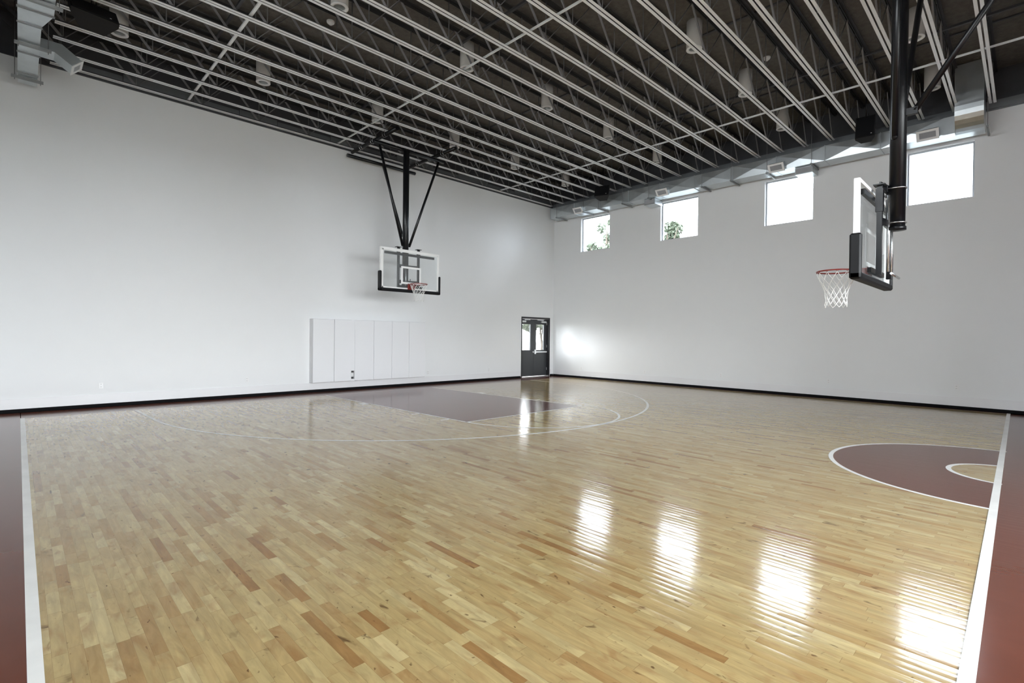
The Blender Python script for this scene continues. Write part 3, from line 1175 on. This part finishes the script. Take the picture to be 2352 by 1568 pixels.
# seams
for yy in ys[:-1]:
    sm = MB()
    sm.box((DXF - 0.016, yy - 0.006, DZ0 - 0.016), (DXK + 0.012, yy + 0.006, DZ0 + 0.001))
    sm.box((DXF - 0.016, yy - 0.006, DZ0), (DXF + 0.001, yy + 0.006, DZ1 + 0.012))
    sm.build('seam_flange', M['galv'], e, O)
# curved elbow that comes down from the roof at the near end
el = MB()
ya, yb = 0.70, 1.43
prof = [(15.42, 7.98), (15.42, 7.30), (15.425, 7.10)]
for i in range(9):
    t = i / 8 * math.pi / 2
    prof.append((15.425 + 0.5 * (1 - math.cos(t)), 7.05 - 0.55 * math.sin(t)))
prof += [(DXK, DZ0), (DXK, 7.98)]
el.prism(prof, 1, 0.74, 1.24)
eo = el.build('duct_elbow', M['galv'], e, O)
st = MB()
st.prism([(DXF, DZ0), (DXK, DZ0), (DXK, DZ1), (DXF, DZ1)], 1, 1.24, 1.44)
st.build('duct_collar', M['galv'], e, O)
hm = [13.35, 12.0, 11.3, 10.25, 9.2, 7.3, 6.38, 5.35, 4.2, 2.4, 0.68]
for yy in hm:
    h = MB()
    h.box((DXF - 0.12, yy - 0.02, DZ0 - 0.055), (DXK + 0.06, yy + 0.02, DZ0 - 0.018))
    h.build('hanger_strut', M['galv_strut'], e, O)
    r_ = MB()
    r_.tube([(DXF - 0.08, yy, DZ0 - 0.075), (DXF - 0.08, yy, 7.93)], 0.0055, 6)
    r_.build('hanger_rod', M['rod'], e, O)
for cy in (12.22, 8.66, 5.08, 1.72):
    register(e, O, DXF, cy, 6.575, 0.38, 0.20, -1)
for ya_, yb_ in ((9.06, 9.48), (4.22, 4.66)):
    b = MB()
    b.box((15.72, ya_, 6.30), (16.22, yb_, DZ0 - 0.012))
    b.build('drop_box', M['galv'], e, O)
    b = MB()
    b.box((15.705, ya_ + 0.02, 6.325), (15.7195, yb_ - 0.02, DZ0 - 0.03))
    b.build('drop_box_louvre', M['grille_in'], e, O)
tag(e, 'long galvanized metal air duct running above the windows on the right wall', 'duct')

# left duct
e = empty('air_duct', (0.15, 11.0, 6.5))
O = e.location.copy()
d = MB()
Zb, Zt = 6.50, 6.90
xl, xr1, xr2 = -0.02, 0.255, 0.385
segs = [(13.86, 13.25), (13.25, 12.3), (12.3, 11.75), (11.75, 11.12)]
for a, b in segs:
    creased(d, [(xl, b, Zb), (xr1, b, Zb), (xr1, a, Zb), (xl, a, Zb)], (0, 0, -1), 0.008)
    d.quad([(xr1, b, Zb), (xr1, a, Zb), (xr1, a, Zt), (xr1, b, Zt)])
    d.quad([(xl, b, Zb), (xl, a, Zb), (xl, a, Zt), (xl, b, Zt)])
    d.quad([(xl, b, Zt), (xr1, b, Zt), (xr1, a, Zt), (xl, a, Zt)])
d.quad([(xl, 13.86, Zb), (xr1, 13.86, Zb), (xr1, 13.86, Zt), (xl, 13.86, Zt)])
d._add([(xl, 11.12, Zb), (xr1, 11.12, Zb), (xr2, 10.6, Zb), (xl, 10.6, Zb), (xl, 11.12, Zt), (xr1, 11.12, Zt), (xr2, 10.6, Zt), (xl, 10.6, Zt)],
       [(0, 1, 2, 3), (4, 5, 6, 7), (1, 2, 6, 5), (0, 3, 7, 4)])
b0 = 10.6
for a, b in ((10.6, 9.6), (9.6, 8.4), (8.4, 7.2), (7.2, 6.0), (6.0, 4.8), (4.8, 3.6)):
    creased(d, [(xl, b, Zb), (xr2, b, Zb), (xr2, a, Zb), (xl, a, Zb)], (0, 0, -1), 0.010)
    d.quad([(xr2, b, Zb), (xr2, a, Zb), (xr2, a, Zt), (xr2, b, Zt)])
    d.quad([(xl, b, Zb), (xl, a, Zb), (xl, a, Zt), (xl, b, Zt)])
    d.quad([(xl, b, Zt), (xr2, b, Zt), (xr2, a, Zt), (xl, a, Zt)])
d.quad([(xl, 3.6, Zb), (xr2, 3.6, Zb), (xr2, 3.6, Zt), (xl, 3.6, Zt)])
d.build('duct_run', M['galv'], e, O, fix=False)
for yy, xr in ((13.25, xr1), (12.3, xr1), (11.12, xr1), (10.6, xr2), (9.6, xr2)):
    sm = MB()
    sm.box((xl - 0.012, yy - 0.02, Zb - 0.018), (xr + 0.012, yy + 0.02, Zb + 0.001))
    sm.build('seam_flange', M['galv_strut'], e, O)
for yy, a, b in ((13.45, -0.11, 0.34), (11.85, -0.06, 0.40), (10.2, -0.10, 0.47), (8.2, -0.10, 0.47)):
    h = MB()
    h.box((a, yy - 0.03, Zb - 0.062), (b, yy + 0.03, Zb - 0.020))
    h.build('hanger_strut', M['galv_strut'], e, O)
    for xx in (a + 0.05, b - 0.04):
        r_ = MB()
        r_.tube([(xx, yy, Zb - 0.10), (xx, yy, 7.93)], 0.006, 6)
        r_.build('hanger_rod', M['rod'], e, O)
# branch that turns down to a white register
br = MB()
yb0, yb1 = 12.35, 12.75
top = [(xr1, 6.86), (0.56, 6.86), (0.84, 6.66)]
bot = [(0.70, 6.52), (0.46, 6.68), (xr1, 6.68)]
br.prism([(x_, z_) for x_, z_ in top + bot], 1, yb0, yb1)
br.build('branch_duct', M['galv'], e, O)
gr = MB()
A = Vector((0.84, 0, 6.66)); B = Vector((0.70, 0, 6.52))
dn = (B - A).normalized(); nn = Vector((dn.z, 0, -dn.x))
if nn.x < 0: nn = -nn
def gp(u, y, k):
    v = A + dn * u + nn * k
    return (v.x, y, v.z)
def gslab(mb, u0, u1, ya, yb, k0, k1):
    mb._add([gp(u0, ya, k0), gp(u1, ya, k0), gp(u1, yb, k0), gp(u0, yb, k0), gp(u0, ya, k1), gp(u1, ya, k1), gp(u1, yb, k1), gp(u0, yb, k1)],
            [(0, 3, 2, 1), (4, 5, 6, 7), (0, 1, 5, 4), (1, 2, 6, 5), (2, 3, 7, 6), (3, 0, 4, 7)])
Lg = (B - A).length
gslab(gr, -0.015, 0.035, yb0 - 0.015, yb1 + 0.015, 0.001, 0.014); gslab(gr, Lg - 0.035, Lg + 0.015, yb0 - 0.015, yb1 + 0.015, 0.001, 0.014)
gslab(gr, 0.035, Lg - 0.035, yb0 - 0.015, yb0 + 0.07, 0.001, 0.014); gslab(gr, 0.035, Lg - 0.035, yb1 - 0.07, yb1 + 0.015, 0.001, 0.014)
go = gr.build('register_frame', M['grille_white'], e, O)
gr = MB()
gslab(gr, 0.03, Lg - 0.03, yb0 + 0.06, yb1 - 0.06, 0.0005, 0.006)
gr.build('register_louvre', M['grille_in'], go, O)
tag(e, 'galvanized metal air duct with strut hangers at the upper left of the room', 'duct')


# ------------------------------------------------------------------ hoops
def U(points, n=8):
    return points


def make_hoop(cx, yf, zb, zm_bot, mast_y, label, brace_low=4.17):
    """cx: centre x; yf: board front plane; zb: bottom of board frame; board faces +... towards smaller y if s=-1"""
    s = -1 if mast_y > yf else 1          # direction the board faces along y
    e = empty('basketball_hoop', (cx, mast_y, 0))
    O = e.location.copy()
    def b(mb, name, m, parent=None, label=None):
        o = mb.build(name, m, parent or e, O)
        if label: o['label'] = label
        return o
    W, H, T = 1.90, 1.13, 0.06
    bk = -s                                # away from the court
    x0, x1, z0, z1 = cx - W / 2, cx + W / 2, zb, zb + H
    y_f, y_b = yf, yf + bk * T
    # board frame
    f = MB()
    t = 0.045
    f.box((x0, y_f, z0), (x1, y_b, z0 + t)); f.box((x0, y_f, z1 - t), (x1, y_b, z1))
    f.box((x0, y_f, z0 + t), (x0 + t, y_b, z1 - t)); f.box((x1 - t, y_f, z0 + t), (x1, y_b, z1 - t))
    fo = b(f, 'board_frame', M['bb_white'])
    g = MB()
    g.box((x0 + t, yf + bk * 0.004, z0 + t), (x1 - t, yf + bk * 0.016, z1 - t))
    b(g, 'board_glass', M['bb_glass'])
    ln = MB()
    ya_, yb_ = yf + bk * 0.001, yf + bk * 0.0035
    q = 0.052
    for (a, c, d_, f_) in ((x0 + t, z1 - t - 0.035, x1 - t, z1 - t), (x0 + t, z0 + t, x1 - t, z0 + t + 0.035),
                           (x0 + t, z0 + t, x0 + t + 0.035, z1 - t), (x1 - t - 0.035, z0 + t, x1 - t, z1 - t)):
        ln.box((a, ya_, c), (d_, yb_, f_))
    rz0 = z0 + 0.19
    rw, rh = 0.64, 0.48
    ln.box((cx - rw / 2, ya_, rz0 + rh - q), (cx + rw / 2, yb_, rz0 + rh))
    ln.box((cx - rw / 2, ya_, rz0), (cx + rw / 2, yb_, rz0 + q))
    ln.box((cx - rw / 2, ya_, rz0 + q), (cx - rw / 2 + q, yb_, rz0 + rh - q))
    ln.box((cx + rw / 2 - q, ya_, rz0 + q), (cx + rw / 2, yb_, rz0 + rh - q))
    b(ln, 'target_lines', M['bb_white'])
    # U-shaped edge pad
    p = MB()
    pw = 0.040
    yp0, yp1 = yf - bk * 0.030, yf + bk * (T + 0.030)
    pr_ = 0.020
    p.bevbox((x0 - pw, yp0, z0 - pw), (x1 + pw, yp1, z0 + 0.045), pr_)
    p.bevbox((x0 - pw, yp0, z0 - pw), (x0 + 0.030, yp1, z0 + 0.49), pr_)
    p.bevbox((x1 - 0.030, yp0, z0 - pw), (x1 + pw, yp1, z0 + 0.49), pr_)
    b(p, 'edge_pad', M['pad_black'])
    # rim
    rr = 0.2286
    rz = z0 + 0.175
    ry = yf + s * (0.15 + rr)
    ri = MB()
    ri.tube([(cx + rr * math.cos(a), ry + rr * math.sin(a), rz) for a in [2 * math.pi * i / 40 for i in range(40)]], 0.0095, 8, closed=True)
    ri.bar((cx - 0.10, yf + s * 0.012, rz - 0.004), (cx - 0.13, ry - s * 0.185, rz - 0.004), 0.03, 0.012)
    ri.bar((cx + 0.10, yf + s * 0.012, rz - 0.004), (cx + 0.13, ry - s * 0.185, rz - 0.004), 0.03, 0.012)
    ri.box((cx - 0.105, yf + s * 0.012, rz - 0.012), (cx + 0.105, yf + s * 0.16, rz + 0.008))
    for i in range(12):
        a = 2 * math.pi * (i + 0.5) / 12
        ri.tube([(cx + rr * math.cos(a - .05), ry + rr * math.sin(a - .05), rz - 0.008), (cx + rr * math.cos(a), ry + rr * math.sin(a), rz - 0.026),
                 (cx + rr * math.cos(a + .05), ry + rr * math.sin(a + .05), rz - 0.008)], 0.003, 5)
    b(ri, 'rim', M['rim'])
    mp_ = MB()
    mp_.bevbox((cx - 0.115, yf + s * 0.001, rz - 0.165), (cx + 0.115, yf + s * 0.016, rz + 0.030), 0.004)
    mp_.prism([(yf + s * 0.016, rz - 0.10), (yf + s * 0.15, rz - 0.012), (yf + s * 0.016, rz - 0.012)], 0, cx - 0.10, cx - 0.075)
    mp_.prism([(yf + s * 0.016, rz - 0.10), (yf + s * 0.15, rz - 0.012), (yf + s * 0.016, rz - 0.012)], 0, cx + 0.075, cx + 0.10)
    b(mp_, 'rim_bracket', M['rim'])
    # net
    nt_ = MB()
    lv = [(0.0, rr), (-0.085, 0.202), (-0.165, 0.165), (-0.235, 0.140), (-0.300, 0.126), (-0.360, 0.122), (-0.42, 0.128)]
    rnd = random.Random(7)
    nodes = []
    for i, (dz, r_) in enumerate(lv):
        nodes.append([Vector((cx + (r_ + rnd.uniform(-.004, .004)) * math.cos(2 * math.pi * (k + (0.5 if i % 2 == 0 else 0)) / 12),
                              ry + (r_ + rnd.uniform(-.004, .004)) * math.sin(2 * math.pi * (k + (0.5 if i % 2 == 0 else 0)) / 12),
                              rz - 0.022 + dz + (rnd.uniform(-.008, .008) if i else 0))) for k in range(12)])
    for i in range(len(lv) - 1):
        for k in range(12):
            for k2 in ((k, (k + 1) % 12) if i % 2 == 0 else (k, (k - 1) % 12)):
                A_, B_ = nodes[i][k], nodes[i + 1][k2]
                mid_ = (A_ + B_) / 2 + Vector((0, 0, -0.006))
                nt_.tube([A_, mid_, B_], 0.0040, 5, caps=False)
    for k in range(12):
        A_, B_ = nodes[-1][k], nodes[-1][(k + 1) % 12]
        if k % 2 == 0:
            nt_.tube([A_, (A_ + B_) / 2 + Vector((0, 0, -0.04)), B_], 0.0040, 5, caps=False)
    b(nt_, 'net', M['net'])
    # mast
    mr = 0.086
    ztop = 6.84
    m_ = MB()
    m_.tube([(cx, mast_y, zm_bot), (cx, mast_y, ztop)], mr, 28)
    mo = b(m_, 'mast', M['black'])
    cp = MB()
    cp.lathe([(0.0, -0.03), (mr + 0.012, -0.028), (mr + 0.012, 0.012), (mr, 0.02)], (cx, mast_y, zm_bot), 28)
    b(cp, 'end_cap', M['black'], mo)
    # height adjuster: two posts with sleeves, brackets and cross members
    yp = yf + bk * 0.145
    top_z = z1 + 0.02 if zb < 2.6 else z1 + 0.07
    for sx in (-1, 1):
        xx = cx + sx * 0.325
        a = MB()
        a.box((xx - 0.028, yp - 0.028, z0 + 0.06), (xx + 0.028, yp + 0.028, top_z))
        b(a, 'adjuster_post', M['black'])
        a = MB()
        a.box((xx - 0.036, yp - 0.036, z1 - (0.30 if zb < 2.6 else 0.12)), (xx + 0.040, yp + 0.040, top_z - 0.04))
        a.box((xx - 0.075, yp - 0.060, top_z - 0.002), (xx + 0.075, yp + 0.060, top_z + 0.010))
        b(a, 'adjuster_sleeve', M['black'])
    for zz, nm_ in ((z1 - 0.13, 'upper_cross_member'), (z0 + 0.12, 'lower_cross_member')):
        a = MB()
        w_ = 0.80 if zz > z0 + 0.5 else 0.40
        a.box((cx - w_, yf + bk * 0.040, zz - 0.032), (cx + w_, yf + bk * 0.082, zz + 0.032))
        b(a, nm_, M['black'])
    # clamps from the mast to the posts
    zc0 = zm_bot + 0.06
    for zz in (zc0, zc0 + 0.43):
        a = MB()
        for sx in (-1, 1):
            a.bar((cx + sx * 0.325, yp, zz), (cx + sx * 0.06, mast_y - bk * mr, zz), 0.02, 0.09)
        a.box((cx - 0.12, mast_y - bk * (mr + 0.03), zz - 0.045), (cx + 0.12, mast_y - bk * (mr - 0.005), zz + 0.045))
        co = b(a, 'clamp_bracket', M['black'])
        u = MB()
        u.tube([(cx - 0.098, mast_y - bk * 0.10, zz)] + [(cx - 0.098 * math.cos(t_), mast_y + bk * 0.098 * math.sin(t_), zz) for t_ in [math.pi * i / 12 for i in range(13)]] +
               [(cx + 0.098, mast_y - bk * 0.10, zz)], 0.007, 8)
        b(u, 'u_bolt', M['zinc'], co)
    a = MB()
    a.tube([(cx - 0.16, yp + bk * 0.10, zm_bot - 0.58), (cx + 0.30, yp + bk * 0.11, zm_bot - 0.60)] if zb < 2.6 else
           [(cx - 0.2, yp + bk * 0.06, z0 + 0.10), (cx + 0.2, yp + bk * 0.06, z0 + 0.10)], 0.016, 10)
    b(a, 'adjuster_handle', M['zinc'])
    a = MB()
    a.tube([(cx - 0.05, yp + bk * 0.05, z0 + 0.12), (cx - 0.05, yp + bk * 0.05, zc0 + 0.36)], 0.016, 10)
    a.tube([(cx + 0.10, yp + bk * 0.06, z0 + 0.12), (cx + 0.10, yp + bk * 0.06, zc0 + 0.1)], 0.012, 10)
    b(a, 'adjuster_rod', M['zinc'])
    # overhead frame hung from the joists
    zp, zx = ZJ - 0.105, ZJ - 0.105 - 0.16
    fx = cx + 0.20
    yA_, yB_ = mast_y - bk * 0.75, mast_y + bk * 1.72
    if bk < 0:
        yA_, yB_ = mast_y + 0.75, mast_y - 1.72
    for sx in (-1, 1):
        a = MB()
        a.tube([(fx + sx * 0.96, yA_, zp), (fx + sx * 0.96, yB_, zp)], 0.052, 14)
        po = b(a, 'overhead_rail', M['black'])
        for k in range(4):
            yy = J0 - PITCH * round((J0 - (yA_ + (yB_ - yA_) * (0.12 + 0.25 * k))) / PITCH)
            c = MB()
            for dy in (-0.05, 0.05):
                c.tube([(fx + sx * 0.96 - 0.062, yy + dy, zp + 0.14)] + [(fx + sx * 0.96 - 0.062 * math.cos(t_), yy + dy, zp - 0.062 * math.sin(t_)) for t_ in [math.pi * i / 8 for i in range(9)]] +
                       [(fx + sx * 0.96 + 0.062, yy + dy, zp + 0.14)], 0.006, 6)
            b(c, 'joist_clamp', M['zinc'], po)
    yx = [mast_y + bk * 0.10, yB_ - bk * 0.10]
    for k, yy in enumerate(yx):
        a = MB()
        a.tube([(fx - 1.16, yy, zx), (fx + 1.16, yy, zx)], 0.050, 14)
        b(a, 'cross_pipe', M['black'])
    # diagonal side braces and back brace
    for sx in (-1, 1):
        a = MB()
        a.tube([(fx + sx * 0.98, mast_y + bk * 0.10, zx - 0.05), (cx + sx * 0.115, mast_y - bk * 0.02, brace_low)], 0.036, 12)
        a.lathe([(0, -0.036), (0.03, -0.03), (0.036, 0)], (cx + sx * 0.115, mast_y - bk * 0.02, brace_low), 12)
        b(a, 'side_brace', M['black'])
    a = MB()
    a.box((cx - 0.03, mast_y + bk * 0.07, brace_low + 0.26), (cx + 0.03, mast_y + bk * 0.19, brace_low + 0.34))
    b(a, 'brace_lug', M['black'])
    a = MB()
    a.tube([(cx, mast_y + bk * 0.16, brace_low + 0.30), (fx, yB_ - bk * 0.12, zx - 0.05)], 0.034, 12)
    b(a, 'back_brace', M['black'])
    return tag(e, label, 'basketball hoop', 'ceiling-hung basketball hoops')


make_hoop(7.79, 11.975, 2.865, 3.07, 12.28, 'ceiling-hung basketball hoop with clear backboard in front of the far wall')
make_hoop(7.88, 1.43, 2.386, 3.05, 1.162, 'ceiling-hung basketball hoop seen from the side at the right, with lowered backboard')

# ------------------------------------------------------------------ outside
gd = MB()
gd.box((-60, -60, -0.5), (120, 120, -0.13))
structure(gd, 'ground', M['concrete'])


def tree(loc, h, r, label, seed, low=0.42):
    rnd = random.Random(seed)
    e = empty('leafy_tree', loc)
    t = MB()
    pts = [(0, 0, 0), (0.1, 0.05, h * 0.3), (-0.05, 0.1, h * 0.6), (0.05, 0, h * 0.9)]
    t.tube(pts, [0.022 * h, 0.018 * h, 0.012 * h, 0.004 * h], 8)
    for k in range(8):
        a = rnd.uniform(0, 6.28)
        z = h * rnd.uniform(0.35, 0.7)
        t.tube([(0, 0, z), (math.cos(a) * r * 0.6, math.sin(a) * r * 0.6, z + h * 0.2)], [0.008 * h, 0.002 * h], 6)
    t.build('trunk', M['bark'], e)
    f = MB()
    clumps = []
    for k in range(34):
        a = rnd.uniform(0, 6.28); q = r * math.sqrt(rnd.random()) * 0.95
        zz = h * (low + (0.97 - low) * rnd.random() ** 0.6 * (1 - 0.35 * (q / r) ** 2))
        clumps.append((math.cos(a) * q, math.sin(a) * q, zz, rnd.uniform(0.5, 1.0) * r * 0.32))
    for k in range(5200):
        c = clumps[rnd.randrange(len(clumps))]
        v = Vector((rnd.gauss(0, 1), rnd.gauss(0, 1), rnd.gauss(0, 1))).normalized() * c[3] * rnd.random() ** 0.4
        p = Vector(c[:3]) + v
        u = Vector((rnd.gauss(0, 1), rnd.gauss(0, 1), rnd.gauss(0, 1))).normalized()
        w = u.cross(Vector((rnd.gauss(0, 1), rnd.gauss(0, 1), rnd.gauss(0, 1)))).normalized()
        s = rnd.uniform(0.09, 0.19)
        f.quad([p - u * s, p + w * s * 0.5, p + u * s, p - w * s * 0.5])
    fo = f.build('foliage', M['leaf'], e, fix=False)
    return tag(e, label, 'tree', 'trees outside the building')


tree((33.0, 24.7, -0.1), 10.2, 2.7, 'leafy tree outside, low in the high window nearest the corner', 1)
tree((39.0, 27.4, -0.1), 13.0, 1.7, 'taller leafy tree outside, at the lower right of the high window nearest the corner', 5)
tree((33.0, 18.0, -0.1), 10.6, 1.5, 'leafy tree outside, in the lower left of the second high window', 2)
tree((21.6, 19.6, -0.1), 4.0, 1.0, 'small leafy tree outside, seen through the glass of the right door leaf', 3, 0.30)
bd = MB()
bd.box((15.5, 26.0, -0.13), (21.5, 32.0, 4.6)); bd.box((15.3, 25.8, 4.6), (21.7, 32.2, 4.9))
for k in range(2):
    bd.box((16.5 + k * 2.4, 25.95, 0.6), (17.6 + k * 2.4, 26.0, 2.4), 1)
tag(bd.build('outbuilding', [M['stucco'], M['steel_mid']]), 'pale building outside, seen through the door glass', 'building')
